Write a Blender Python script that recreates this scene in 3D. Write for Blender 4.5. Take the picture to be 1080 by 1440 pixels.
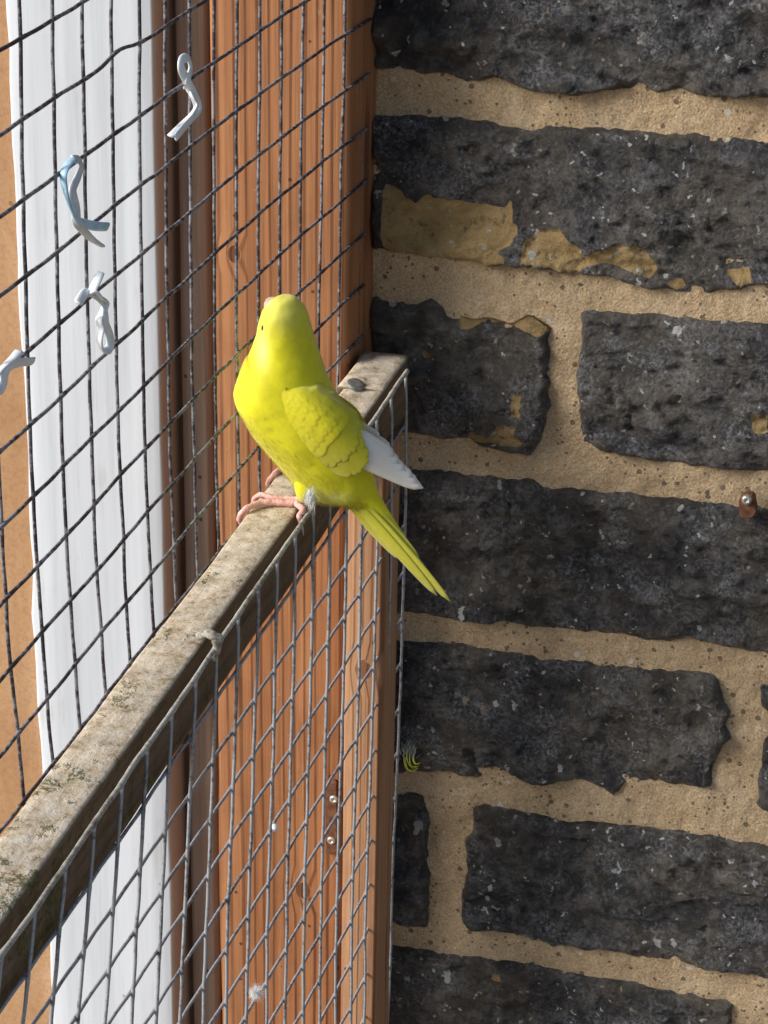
import bpy, math, random
import numpy as np
from mathutils import Vector, Matrix, noise
from mathutils.geometry import delaunay_2d_cdt
from mathutils.bvhtree import BVHTree

for o in list(bpy.data.objects):
    bpy.data.objects.remove(o)
sc = bpy.context.scene
COL = sc.collection
random.seed(7); rng = np.random.default_rng(7)

# ------------------------------------------------------------------ camera
# solved from the wire grid (25.4 mm mesh); millimetres, ground 1550 mm below the datum
F, PITCH, YAW, ROLL = 3598.41, 0.434157, 0.279529, 0.018413
CP = np.array([322.414, -1062.785, 199.240])
Z0 = 1550.0
fw = np.array([-math.sin(YAW)*math.cos(PITCH), math.cos(YAW)*math.cos(PITCH), -math.sin(PITCH)])
rt0 = np.array([math.cos(YAW), math.sin(YAW), 0.0]); up0 = np.cross(rt0, fw)
rt = rt0*math.cos(ROLL)+up0*math.sin(ROLL); up = up0*math.cos(ROLL)-rt0*math.sin(ROLL)
cam = bpy.data.cameras.new('camera'); cam_o = bpy.data.objects.new('camera', cam); COL.objects.link(cam_o)
cam.sensor_fit = 'VERTICAL'; cam.sensor_height = 24.0; cam.lens = 24.0*F/1440.0
cam.clip_start = 0.05; cam.clip_end = 500
M = Matrix(((rt[0], up[0], -fw[0], CP[0]/1000), (rt[1], up[1], -fw[1], CP[1]/1000), (rt[2], up[2], -fw[2], (CP[2]+Z0)/1000), (0, 0, 0, 1)))
cam_o.matrix_world = M
sc.camera = cam_o
sc.render.resolution_x = 768; sc.render.resolution_y = 1024

# ------------------------------------------------------------------ light
SUN_DIR = Vector((-0.76, -0.44, 0.49)).normalized()      # towards the sun
w = bpy.data.worlds.new('World'); sc.world = w; w.use_nodes = True
nt = w.node_tree; nt.nodes.clear()
sky = nt.nodes.new('ShaderNodeTexSky'); sky.sky_type = 'NISHITA'; sky.sun_disc = False
sky.sun_elevation = math.asin(SUN_DIR.z); sky.sun_rotation = math.atan2(SUN_DIR.x, SUN_DIR.y)
sky.air_density = 1.0; sky.dust_density = 1.5; sky.ozone_density = 1.0
bg = nt.nodes.new('ShaderNodeBackground'); bg.inputs['Strength'].default_value = 0.12
wo = nt.nodes.new('ShaderNodeOutputWorld')
nt.links.new(sky.outputs[0], bg.inputs[0]); nt.links.new(bg.outputs[0], wo.inputs[0])
sl = bpy.data.lights.new('sun', 'SUN'); sl.energy = 4.0; sl.angle = math.radians(32); sl.color = (1.0, 0.985, 0.96)
so = bpy.data.objects.new('sun', sl); COL.objects.link(so)
so.rotation_euler = (-SUN_DIR).to_track_quat('-Z', 'Y').to_euler(); so.location = (-2, -2, 4)
sc.view_settings.view_transform = 'Standard'; sc.view_settings.look = 'None'
sc.view_settings.exposure = 0.15; sc.view_settings.gamma = 1.0

# ------------------------------------------------------------------ pixel helpers (photo pixels -> mm on a real surface)
def ray(px):
    return fw+rt*(px[0]-540)/F-up*(px[1]-720)/F
def onx(px, x):
    d = ray(px); return CP+d*(x-CP[0])/d[0]
def ony(px, y):
    d = ray(px); return CP+d*(y-CP[1])/d[1]
def onz(px, z):
    d = ray(px); return CP+d*(z-CP[2])/d[2]
def topx(P):
    d = np.asarray(P, float)-CP; z = d@fw
    return np.stack([540+F*(d@rt)/z, 720-F*(d@up)/z], -1)
def fr(x, y, z, sc_=1.0, oct_=4):
    return noise.fractal(Vector((x*sc_, y*sc_, z*sc_)), 1.0, 2.0, oct_)

# ------------------------------------------------------------------ object helpers
def tag(o, label=None, cat=None, group=None, kind=None):
    if label: o['label'] = label
    if cat: o['category'] = cat
    if group: o['group'] = group
    if kind: o['kind'] = kind
    return o
def empty(name, mm, label, cat, group=None):
    o = bpy.data.objects.new(name, None); COL.objects.link(o); o.empty_display_size = 0.02
    o.location = (mm[0]/1000, mm[1]/1000, (mm[2]+Z0)/1000)
    return tag(o, label, cat, group)
def wloc(o):
    l = Vector((0, 0, 0))
    while o: l = l+o.location; o = o.parent
    return l
def obj(name, V, Fc, mat, parent=None, smooth=True, attr=None):
    """V in mm; linked as one mesh object (world-aligned), child of parent"""
    me = bpy.data.meshes.new(name)
    V = np.asarray(V, float).copy(); V[:, 2] += Z0; V /= 1000
    pl = Vector((0, 0, 0))
    if parent is None:
        pl = Vector(((V[:, 0].min()+V[:, 0].max())/2, (V[:, 1].min()+V[:, 1].max())/2, V[:, 2].min()))
    else:
        pl = wloc(parent)
    V = V-np.array(pl)
    me.from_pydata(V.tolist(), [], [list(map(int, f)) for f in Fc]); me.update()
    if smooth:
        me.polygons.foreach_set('use_smooth', [True]*len(me.polygons))
    if attr:
        for an, vals in attr.items():
            a = me.attributes.new(an, 'FLOAT', 'POINT'); a.data.foreach_set('value', np.asarray(vals, np.float32))
    me.materials.append(mat)
    o = bpy.data.objects.new(name, me); COL.objects.link(o)
    if parent is None: o.location = pl
    else: o.parent = parent
    return o
def recalc(o):
    import bmesh
    bm = bmesh.new(); bm.from_mesh(o.data); bmesh.ops.recalc_face_normals(bm, faces=bm.faces); bm.to_mesh(o.data); bm.free()
def tube(path, rad, n=8, flat=None, twist=None):
    """swept tube (mm). rad scalar or list; flat=(width factor) gives a ribbon section"""
    P = np.asarray(path, float); m = len(P)
    r = np.full(m, rad, float) if np.isscalar(rad) else np.asarray(rad, float)
    T = np.gradient(P, axis=0); T /= np.linalg.norm(T, axis=1)[:, None]+1e-9
    u = np.cross(T[0], [0.13, 0.31, 0.94]);
    if np.linalg.norm(u) < 0.1: u = np.cross(T[0], [1, 0, 0])
    V = []; 
    for i in range(m):
        u = u-T[i]*(u@T[i]); u /= np.linalg.norm(u); v = np.cross(T[i], u)
        ph = 0 if twist is None else twist[i]
        for k in range(n):
            a = 2*math.pi*k/n
            cx, cy = math.cos(a)*(flat or 1), math.sin(a)
            c2, s2 = math.cos(ph), math.sin(ph)
            V.append(P[i]+r[i]*(u*(cx*c2-cy*s2)+v*(cx*s2+cy*c2)))
    Fc = []
    for i in range(m-1):
        for k in range(n):
            k2 = (k+1) % n
            Fc.append((i*n+k, i*n+k2, (i+1)*n+k2, (i+1)*n+k))
    Fc.append(tuple(range(n-1, -1, -1))); Fc.append(tuple((m-1)*n+k for k in range(n)))
    return np.array(V), Fc
def smoothpath(P, n=6):
    """Catmull-Rom through points"""
    P = np.asarray(P, float); Q = np.vstack([2*P[0]-P[1], P, 2*P[-1]-P[-2]]); out = []
    for i in range(1, len(Q)-2):
        for t in np.arange(n)/n:
            a, b, c, d = Q[i-1], Q[i], Q[i+1], Q[i+2]
            out.append(0.5*(2*b+(c-a)*t+(2*a-5*b+4*c-d)*t*t+(3*b-a-3*c+d)*t**3))
    out.append(P[-1]); return np.array(out)
def merge(parts):
    V = []; Fc = []; n = 0
    for v, f in parts:
        V.append(v); Fc += [tuple(i+n for i in q) for q in f]; n += len(v)
    return np.vstack(V), Fc
def roughbox(x0, x1, y0, y1, z0, z1, step, bev, amp, seed, long='z', warp=None):
    """a sawn timber: box with rounded arrises, subdivided, with uneven faces"""
    dims = {'x': (x0, x1), 'y': (y0, y1), 'z': (z0, z1)}
    ax = {'z': ('x', 'y', 'z'), 'y': ('x', 'z', 'y')}[long]
    a0, a1 = dims[ax[0]]; b0, b1 = dims[ax[1]]; l0, l1 = dims[ax[2]]
    na = max(2, int((a1-a0)/step)); nb = max(2, int((b1-b0)/step)); nl = max(2, int((l1-l0)/(step*1.6)))
    def edge(p0, p1, n):
        t = np.linspace(0, 1, n); L = abs(p1-p0); e = min(bev/L, 0.4)
        t = e+t*(1-2*e); return p0+(p1-p0)*t
    A = edge(a0, a1, na); B = edge(b0, b1, nb)
    ring = []
    c = bev*0.3
    for a in A: ring.append((a, b0))
    ring.append((a1-c, b0+c))
    for b in B: ring.append((a1, b))
    ring.append((a1-c, b1-c))
    for a in A[::-1]: ring.append((a, b1))
    ring.append((a0+c, b1-c))
    for b in B[::-1]: ring.append((a0, b))
    ring.append((a0+c, b0+c))
    ring = np.array(ring); n = len(ring); cen = np.array([(a0+a1)/2, (b0+b1)/2])
    V = []; ls = np.linspace(l0, l1, nl); ls = np.concatenate([[l0], ls, [l1]])
    for i, l in enumerate(ls):
        s = 1.0 if 0 < i < len(ls)-1 else 1-1.6*bev/min(a1-a0, b1-b0)
        for k in range(n):
            p = cen+(ring[k]-cen)*s
            d = (ring[k]-cen); d = d/np.linalg.norm(d)
            h = amp*fr(ring[k][0]+seed*17, ring[k][1]-seed*5, l*0.22, 0.05, 4)
            p = p+d*h
            q = {'z': (p[0], p[1], l), 'y': (p[0], l, p[1])}[long]
            if warp: q = warp(*q)
            V.append(q)
    Fc = []
    for i in range(len(ls)-1):
        for k in range(n):
            k2 = (k+1) % n
            Fc.append((i*n+k, i*n+k2, (i+1)*n+k2, (i+1)*n+k))
    Fc.append(tuple(range(n-1, -1, -1))); Fc.append(tuple((len(ls)-1)*n+k for k in range(n)))
    return np.array(V), Fc

# ------------------------------------------------------------------ materials
class Mat:
    def __init__(s, name):
        s.m = bpy.data.materials.new(name); s.m.use_nodes = True; s.t = s.m.node_tree; s.t.nodes.clear()
        s.out = s.n('OutputMaterial'); s.b = s.n('BsdfPrincipled'); s.l(s.b.outputs[0], s.out.inputs[0])
        s.tc = s.n('TexCoord')
        s.g = s.n('NewGeometry')
    def n(s, k): return s.t.nodes.new('ShaderNode'+k)
    def l(s, a, b): s.t.links.new(a, b)
    def put(s, v, i):
        if hasattr(v, 'links') or hasattr(v, 'is_linked'): s.l(v, i)
        else: i.default_value = v
    def map(s, scale=(1, 1, 1), rot=(0, 0, 0)):
        m = s.n('Mapping'); m.inputs['Scale'].default_value = scale; m.inputs['Rotation'].default_value = rot
        s.l(s.g.outputs['Position'], m.inputs[0]); return m.outputs[0]
    def noise(s, vec, scale, detail=4, rough=0.6, dist=0.0):
        n = s.n('TexNoise'); s.l(vec, n.inputs['Vector']); n.inputs['Scale'].default_value = scale
        n.inputs['Detail'].default_value = detail; n.inputs['Roughness'].default_value = rough; n.inputs['Distortion'].default_value = dist
        return n.outputs[0]
    def vor(s, vec, scale, feat='F1', rand=1.0, outp='Distance'):
        n = s.n('TexVoronoi'); n.feature = feat; s.l(vec, n.inputs['Vector']); n.inputs['Scale'].default_value = scale
        n.inputs['Randomness'].default_value = rand; return n.outputs[outp]
    def ramp(s, v, stops, interp='LINEAR'):
        r = s.n('ValToRGB'); s.l(v, r.inputs[0]); r.color_ramp.interpolation = interp; e = r.color_ramp.elements
        while len(e) < len(stops): e.new(0.5)
        for i, (p, c) in enumerate(stops):
            e[i].position = p
            if not hasattr(c, '__len__'): c = (c, c, c)
            e[i].color = (*c, 1)
        return r.outputs[0]
    def mix(s, f, a, b, mode='MIX'):
        m = s.n('Mix'); m.data_type = 'RGBA'; m.blend_type = mode
        s.put(f, m.inputs[0])
        for v, i in ((a, m.inputs[6]), (b, m.inputs[7])):
            if isinstance(v, tuple): i.default_value = (*v, 1)
            else: s.l(v, i)
        return m.outputs[2]
    def math(s, op, a, b=None, c=None):
        m = s.n('Math'); m.operation = op; s.put(a, m.inputs[0])
        if b is not None: s.put(b, m.inputs[1])
        if c is not None: s.put(c, m.inputs[2])
        return m.outputs[0]
    def sep(s, vec):
        n = s.n('SeparateXYZ'); s.l(vec, n.inputs[0]); return n.outputs
    def attr(s, name):
        n = s.n('Attribute'); n.attribute_name = name; return n.outputs['Fac']
    def bump(s, h, strength, dist, prev=None):
        b = s.n('Bump'); s.l(h, b.inputs['Height']); b.inputs['Strength'].default_value = strength; b.inputs['Distance'].default_value = dist
        if prev: s.l(prev, b.inputs['Normal'])
        return b.outputs[0]
    def set(s, **k):
        nm = {'col': 'Base Color', 'rough': 'Roughness', 'metal': 'Metallic', 'spec': 'Specular IOR Level', 'normal': 'Normal',
              'sub': 'Subsurface Weight', 'subr': 'Subsurface Radius', 'subs': 'Subsurface Scale', 'sheen': 'Sheen Weight', 'trans': 'Transmission Weight'}
        for a, v in k.items():
            i = s.b.inputs[nm[a]]
            if isinstance(v, tuple) and a == 'col': i.default_value = (*v, 1)
            else: s.put(v, i)
        return s.m

def mat_stone():
    m = Mat('sooty_stone'); P0 = m.map()
    # slightly warped coordinates so that specks and stains are not round
    wn = m.n('TexNoise'); m.l(P0, wn.inputs['Vector']); wn.inputs['Scale'].default_value = 190; wn.inputs['Detail'].default_value = 3
    va = m.n('VectorMath'); va.operation = 'MULTIPLY_ADD'; m.l(wn.outputs['Color'], va.inputs[0]); va.inputs[1].default_value = (0.009, 0.009, 0.011); m.l(P0, va.inputs[2])
    P = va.outputs[0]
    mp = m.n('Mapping'); mp.inputs['Scale'].default_value = (1, 1, 0.55); m.l(P, mp.inputs[0]); PD = mp.outputs[0]     # runs drip downwards
    big = m.noise(P0, 16, 5, 0.65, 0.4); mid = m.noise(P0, 95, 6, 0.75, 0.3); fine = m.noise(P0, 520, 5, 0.8)
    c = m.ramp(big, [(0.33, (0.014, 0.016, 0.025)), (0.44, (0.045, 0.043, 0.046)), (0.52, (0.14, 0.112, 0.08)), (0.66, (0.24, 0.20, 0.15))])
    c2 = m.ramp(mid, [(0.36, (0.006, 0.007, 0.012)), (0.49, (0.062, 0.057, 0.054)), (0.62, (0.31, 0.28, 0.25))])
    c = m.mix(0.5, c, c2)
    bloom = m.ramp(m.noise(P0, 30, 6, 0.75, 0.7), [(0.47, 0.0), (0.64, 0.95)])
    grit = m.ramp(fine, [(0.47, 0.0), (0.58, 1.0)])
    c = m.mix(m.math('MULTIPLY', bloom, grit), c, (0.39, 0.40, 0.43))
    c = m.mix(m.math('MULTIPLY', m.ramp(fine, [(0.33, 1.0), (0.46, 0.0)]), 0.6), c, (0.006, 0.006, 0.009))
    fl = m.attr('flake')
    sand = m.ramp(m.noise(P0, 60, 6, 0.7), [(0.3, (0.42, 0.265, 0.10)), (0.55, (0.66, 0.44, 0.18)), (0.75, (0.74, 0.55, 0.28))])
    sand = m.mix(m.math('MULTIPLY', m.ramp(m.noise(P0, 110, 5, 0.7), [(0.58, 0.0), (0.66, 1.0)]), 0.65), sand, (0.07, 0.055, 0.035))
    fls = m.ramp(m.math('ADD', fl, m.math('MULTIPLY', m.math('SUBTRACT', m.noise(P0, 130, 6, 0.7), 0.5), 0.8)), [(0.46, 0.0), (0.53, 1.0)])
    c = m.mix(fls, c, sand)
    def specks(vec, sc_, thr, keep, ch):
        a = m.math('LESS_THAN', m.math('ADD', m.vor(vec, sc_), m.math('MULTIPLY', m.noise(P0, sc_*5, 3), 0.22)), thr)
        return m.math('MULTIPLY', a, m.math('GREATER_THAN', m.sep(m.vor(vec, sc_, outp='Color'))[ch], keep))
    s1 = specks(PD, 52, 0.225, 0.70, 0); s2 = specks(P, 170, 0.29, 0.60, 1); s3 = specks(PD, 90, 0.24, 0.70, 2)
    sp = m.math('MAXIMUM', s1, m.math('MAXIMUM', s2, s3))
    spcol = m.ramp(m.sep(m.vor(PD, 48, outp='Color'))[2], [(0.0, (0.80, 0.80, 0.77)), (0.6, (0.68, 0.68, 0.66)), (0.85, (0.48, 0.42, 0.30)), (1.0, (0.34, 0.15, 0.06))])
    c = m.mix(m.math('MULTIPLY', sp, 0.95), c, spcol)
    # thin pale scratches
    sc1 = m.n('TexVoronoi'); sc1.feature = 'DISTANCE_TO_EDGE'; m.l(P, sc1.inputs['Vector']); sc1.inputs['Scale'].default_value = 34
    scr = m.math('MULTIPLY', m.math('LESS_THAN', sc1.outputs['Distance'], 0.016), m.ramp(m.noise(P0, 24, 4, 0.7), [(0.60, 0.0), (0.66, 0.5)]))
    c = m.mix(scr, c, (0.42, 0.42, 0.43))
    h = m.math('ADD', m.math('ADD', m.math('MULTIPLY', mid, 1.0), m.math('MULTIPLY', fine, 0.75)), m.math('MULTIPLY', m.vor(P, 150), 0.35))
    nrm = m.bump(h, 1.0, 0.008)
    nrm = m.bump(m.noise(P0, 1500, 3, 0.7), 0.5, 0.0006, nrm)
    r = m.mix(fls, m.ramp(m.noise(P0, 60, 4), [(0.3, 0.27), (0.7, 0.55)]), (0.9, 0.9, 0.9))
    return m.set(col=c, rough=r, normal=nrm, spec=0.7)
def mat_mortar():
    m = Mat('sandy_mortar'); P = m.map()
    a = m.noise(P, 45, 6, 0.65); f = m.noise(P, 900, 4, 0.7)
    c = m.ramp(a, [(0.3, (0.42, 0.275, 0.145)), (0.5, (0.57, 0.405, 0.235)), (0.72, (0.69, 0.53, 0.345))])
    c = m.mix(0.5, c, m.ramp(f, [(0.32, (0.16, 0.105, 0.06)), (0.52, (0.54, 0.39, 0.23)), (0.70, (0.78, 0.68, 0.52))]))
    d1 = m.math('MULTIPLY', m.math('LESS_THAN', m.math('ADD', m.vor(P, 150), m.math('MULTIPLY', m.noise(P, 700, 2), 0.2)), 0.30), m.math('GREATER_THAN', m.sep(m.vor(P, 150, outp='Color'))[0], 0.62))
    d2 = m.math('MULTIPLY', m.math('LESS_THAN', m.vor(P, 330), 0.27), m.math('GREATER_THAN', m.sep(m.vor(P, 330, outp='Color'))[1], 0.55))
    dk = m.math('MAXIMUM', d1, d2)
    c = m.mix(m.math('MULTIPLY', dk, 0.72), c, (0.075, 0.055, 0.04))
    wsp = m.math('MULTIPLY', m.math('LESS_THAN', m.vor(P, 75), 0.12), m.math('GREATER_THAN', m.sep(m.vor(P, 75, outp='Color'))[2], 0.75))
    c = m.mix(m.math('MULTIPLY', wsp, 0.8), c, (0.62, 0.60, 0.54))
    h = m.math('SUBTRACT', m.math('ADD', m.noise(P, 230, 5, 0.7), m.math('MULTIPLY', f, 0.5)), m.math('MULTIPLY', dk, 0.6))
    return m.set(col=c, rough=0.93, normal=m.bump(h, 0.9, 0.0024), spec=0.25)
def mat_timber(name, dark, mid, light, axis='z', lines=0.75, seed=0.0, rough=0.62, dirt=0.25, scale=52, knots=()):
    m = Mat(name); W = m.map()
    st = {'z': (1, 1, 0.022), 'y': (1, 0.022, 1)}[axis]
    P = m.map(st)
    off = m.n('VectorMath'); off.operation = 'ADD'; m.l(P, off.inputs[0]); off.inputs[1].default_value = (seed, seed*1.7, seed*0.3); P = off.outputs[0]
    kmask = None
    for kp, kr in knots:
        vm = m.n('VectorMath'); vm.operation = 'DISTANCE'; mp = m.map((1, 1, 0.75)); m.l(mp, vm.inputs[0]); vm.inputs[1].default_value = (kp[0], kp[1], kp[2]*0.75)
        k_ = m.ramp(m.math('DIVIDE', vm.outputs['Value'], kr), [(0.0, 1.0), (0.28, 0.9), (0.36, 0.35), (1.0, 0.0)])
        kmask = k_ if kmask is None else m.math('MAXIMUM', kmask, k_)
    wv = m.n('TexWave'); wv.wave_type = 'BANDS'; wv.bands_direction = 'X' ; wv.wave_profile = 'SIN'
    m.l(P, wv.inputs['Vector']); wv.inputs['Scale'].default_value = scale; wv.inputs['Distortion'].default_value = 15.0
    wv.inputs['Detail'].default_value = 4; wv.inputs['Detail Scale'].default_value = 0.28; wv.inputs['Detail Roughness'].default_value = 0.6
    if kmask is not None:
        m.l(m.math('MULTIPLY', kmask, 9.0), wv.inputs['Phase Offset'])
    g = m.ramp(wv.outputs['Fac'], [(0.0, 0.0), (0.62, 0.06), (0.84, 0.30), (0.97, 1.0)])
    n1 = m.noise(P, 45, 5, 0.6); n2 = m.noise(P, 420, 4, 0.7); nb = m.noise(W, 9, 4, 0.6, 0.4)
    c = m.ramp(n1, [(0.28, mid), (0.7, light)])
    amt = m.math('MULTIPLY', g, m.ramp(nb, [(0.35, lines*0.45), (0.6, lines)]))
    c = m.mix(amt, c, dark)
    c = m.mix(m.math('MULTIPLY', m.ramp(n2, [(0.35, 1.0), (0.6, 0.0)]), 0.4), c, dark)
    stn = m.ramp(m.noise(W, 14, 5, 0.7, 0.5), [(0.48, 0.0), (0.75, 1.0)])
    c = m.mix(m.math('MULTIPLY', stn, dirt), c, tuple(x*0.55 for x in dark))
    # lime splashes and dark nicks
    spl = m.ramp(m.math('ADD', m.noise(W, 85, 5, 0.7), m.math('MULTIPLY', m.math('SUBTRACT', nb, 0.5), 0.3)), [(0.66, 0.0), (0.74, 0.45)])
    c = m.mix(spl, c, (0.60, 0.47, 0.34))
    nick = m.math('MULTIPLY', m.math('LESS_THAN', m.vor(W, 75), 0.075), m.math('GREATER_THAN', m.sep(m.vor(W, 75, outp='Color'))[0], 0.45))
    c = m.mix(m.math('MULTIPLY', nick, 0.75), c, (0.03, 0.016, 0.01))
    if kmask is not None: c = m.mix(m.math('MULTIPLY', m.ramp(kmask, [(0.5, 0.0), (0.85, 1.0)]), 0.7), c, tuple(x*0.6 for x in dark))
    h = m.math('ADD', m.math('MULTIPLY', g, 0.5), n2)
    return m.set(col=c, rough=rough, normal=m.bump(h, 0.45, 0.0007), spec=0.3)
def mat_rail():
    m = Mat('weathered_rail'); P = m.map((1, 0.05, 1)); W = m.map()
    n1 = m.noise(P, 120, 5, 0.65); n2 = m.noise(W, 170, 6, 0.75); n3 = m.noise(W, 45, 5, 0.7, 0.6)
    c = m.ramp(n1, [(0.25, (0.075, 0.047, 0.028)), (0.5, (0.18, 0.12, 0.074)), (0.75, (0.27, 0.195, 0.125))])  # dark wood base also carries the shade of the side faces
    up_ = m.ramp(m.sep(m.g.outputs['Normal'])[2], [(0.35, 0.0), (0.75, 1.0)])
    lit_crust = m.ramp(n2, [(0.33, (0.27, 0.20, 0.125)), (0.46, (0.60, 0.49, 0.345)), (0.64, (0.78, 0.70, 0.57))])
    c = m.mix(m.math('MULTIPLY', up_, 0.85), c, lit_crust)            # trodden, bird-limed top; its light from above also painted in
    pale = m.ramp(n3, [(0.60, 0.0), (0.68, 1.0)])
    c = m.mix(m.math('MULTIPLY', m.math('MULTIPLY', pale, up_), 0.55), c, (0.66, 0.65, 0.62))
    # moss and lichen, commoner at the near end
    yy = m.sep(W)[1]
    near = m.ramp(m.math('MULTIPLY', yy, -1.0), [(0.18, 0.0), (0.46, 0.16)])
    moss = m.ramp(m.math('ADD', m.noise(W, 62, 5, 0.7, 0.3), near), [(0.645, 0.0), (0.70, 1.0)])
    grit = m.ramp(m.noise(W, 520, 4, 0.7), [(0.40, 0.0), (0.55, 1.0)])
    c = m.mix(m.math('MULTIPLY', m.math('MULTIPLY', moss, grit), 0.85), c, (0.075, 0.085, 0.018))
    yb = m.ramp(m.noise(W, 95, 4, 0.6), [(0.62, 0.0), (0.70, 0.5)])
    c = m.mix(yb, c, (0.33, 0.25, 0.09))
    c = m.mix(m.math('MULTIPLY', m.ramp(m.noise(W, 640, 3, 0.7), [(0.30, 1.0), (0.42, 0.0)]), 0.6), c, (0.07, 0.05, 0.03))
    h = m.math('ADD', m.math('ADD', n2, m.math('MULTIPLY', n1, 0.6)), m.math('MULTIPLY', moss, 0.4))
    return m.set(col=c, rough=0.9, normal=m.bump(h, 0.8, 0.0012), spec=0.2)
def mat_white():
    m = Mat('white_paint'); P = m.map((1, 1, 0.03)); W = m.map()
    n1 = m.noise(P, 150, 5, 0.65)
    c = m.ramp(n1, [(0.25, (0.56, 0.58, 0.61)), (0.5, (0.66, 0.685, 0.715)), (0.7, (0.72, 0.745, 0.775))])
    wear = m.ramp(m.math('MULTIPLY', m.noise(P, 210, 5, 0.7), m.noise(W, 26, 3, 0.5)), [(0.34, 0.0), (0.42, 1.0)])
    c = m.mix(m.math('MULTIPLY', wear, 0.35), c, (0.45, 0.42, 0.38))
    # bare wood on the arris and edge
    nx = m.sep(m.g.outputs['Normal'])[0]
    bare = m.ramp(m.math('ADD', nx, m.math('MULTIPLY', m.math('SUBTRACT', m.noise(P, 260, 4), 0.5), 0.7)), [(0.25, 0.0), (0.6, 0.8)])
    c = m.mix(bare, c, (0.42, 0.30, 0.19))
    fl = m.math('MULTIPLY', m.math('LESS_THAN', m.math('ADD', m.vor(W, 42), m.math('MULTIPLY', m.noise(W, 300, 3), 0.1)), 0.11), m.math('GREATER_THAN', m.sep(m.vor(W, 42, outp='Color'))[0], 0.6))
    c = m.mix(m.math('MULTIPLY', fl, 0.6), c, (0.36, 0.29, 0.17))
    return m.set(col=c, rough=0.45, normal=m.bump(m.math('ADD', n1, m.math('MULTIPLY', m.noise(W, 420, 3), 0.3)), 0.3, 0.0005), spec=0.4)
def mat_ply():
    m = Mat('tan_board'); W = m.map(); P = m.map((1, 1, 0.3))
    a = m.noise(P, 26, 6, 0.7, 0.8); f = m.noise(W, 480, 4, 0.7)
    c = m.ramp(a, [(0.3, (0.44, 0.235, 0.11)), (0.55, (0.55, 0.32, 0.165)), (0.75, (0.65, 0.42, 0.25))])
    c = m.mix(m.math('MULTIPLY', m.ramp(f, [(0.36, 1.0), (0.55, 0.0)]), 0.3), c, (0.28, 0.12, 0.05))
    sp = m.math('LESS_THAN', m.vor(W, 58), 0.09)
    c = m.mix(m.math('MULTIPLY', sp, 0.5), c, (0.12, 0.06, 0.03))
    c = m.mix(m.ramp(m.noise(W, 33, 5, 0.7), [(0.70, 0.0), (0.76, 0.6)]), c, (0.72, 0.64, 0.54))
    return m.set(col=c, rough=0.7, normal=m.bump(f, 0.3, 0.0005), spec=0.3)
def mat_wire(name, base, dark, amt, rough):
    m = Mat(name); W = m.map()
    n = m.noise(W, 330, 5, 0.75); n2 = m.noise(W, 30, 3, 0.6)
    f = m.ramp(m.math('ADD', n, m.math('MULTIPLY', m.math('SUBTRACT', n2, 0.5), 0.5)), [(0.5-amt, 0.0), (0.62-amt*0.6, 1.0)])
    c = m.mix(f, dark, base)
    c = m.mix(m.ramp(m.noise(W, 210, 4, 0.7), [(0.66, 0.0), (0.72, 0.7)]), c, (0.55, 0.53, 0.48))
    return m.set(col=c, rough=m.ramp(n, [(0.3, rough+0.2), (0.7, rough)]), metal=0.35, normal=m.bump(n, 0.3, 0.0003))
def mat_simple(name, c1, c2, scale=200, rough=0.6, metal=0.0, bump=0.3, spec=0.4):
    m = Mat(name); W = m.map(); n = m.noise(W, scale, 5, 0.65)
    return m.set(col=m.mix(m.ramp(n, [(0.35, 0.0), (0.65, 1.0)]), c1, c2), rough=rough, metal=metal, normal=m.bump(n, bump, 0.0006), spec=spec)
def mat_feather(name, base, pale, rough=0.62, sub=0.25, vary=0.35):
    m = Mat(name); W = m.map(); 
    t = m.attr('tint')          # 0 plain, 1 pale (cheek, vent, feather tips)
    n = m.noise(W, 330, 5, 0.7); nb = m.noise(W, 70, 3, 0.6)
    dk = tuple(x*0.72 for x in base)
    c = m.mix(m.math('MULTIPLY', m.ramp(n, [(0.35, 1.0), (0.62, 0.0)]), vary), base, dk)
    c = m.mix(m.math('MULTIPLY', m.ramp(nb, [(0.45, 0.0), (0.7, 1.0)]), 0.25), c, tuple(min(1, x*1.12) for x in base))
    c = m.mix(t, c, pale)
    return m.set(col=c, rough=rough, sub=sub, subr=(0.9, 0.7, 0.15), subs=0.003, sheen=0.25, normal=m.bump(n, 0.25, 0.0006), spec=0.25)

STONE, MORTAR = mat_stone(), mat_mortar()
POST = mat_timber('red_fir', (0.11, 0.036, 0.014), (0.34, 0.130, 0.050), (0.48, 0.22, 0.095), 'z', 0.9, 0.3, knots=[((-0.02, -0.007, 1.02), 0.012), ((-0.055, -0.007, 1.36), 0.010)])
STILE = mat_timber('pale_fir', (0.19, 0.07, 0.03), (0.42, 0.205, 0.10), (0.57, 0.33, 0.18), 'z', 0.9, 1.9, scale=70, knots=[(tuple(ony((511, 942), -38)/1000+np.array([0, 0, Z0/1000])), 0.012)])
BATTEN = mat_timber('grey_batten', (0.17, 0.11, 0.075), (0.30, 0.21, 0.15), (0.40, 0.31, 0.24), 'z', 0.4, 4.1, 0.7)
BACK = mat_timber('brown_back', (0.085, 0.03, 0.014), (0.19, 0.075, 0.032), (0.27, 0.115, 0.05), 'z', 0.5, 2.7)
RAIL, WHITE, PLY = mat_rail(), mat_white(), mat_ply()
WIRE_UP = mat_wire('tarnished_wire', (0.30, 0.30, 0.32), (0.055, 0.048, 0.055), 0.05, 0.45)
WIRE_LO = mat_wire('galvanised_wire', (0.40, 0.41, 0.43), (0.13, 0.12, 0.13), 0.18, 0.42)
LIMED = mat_wire('limed_wire', (0.52, 0.49, 0.42), (0.26, 0.22, 0.17), 0.15, 0.8)
NAILM = mat_simple('dull_zinc', (0.16, 0.16, 0.14), (0.34, 0.34, 0.30), 500, 0.55, 0.5)
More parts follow.
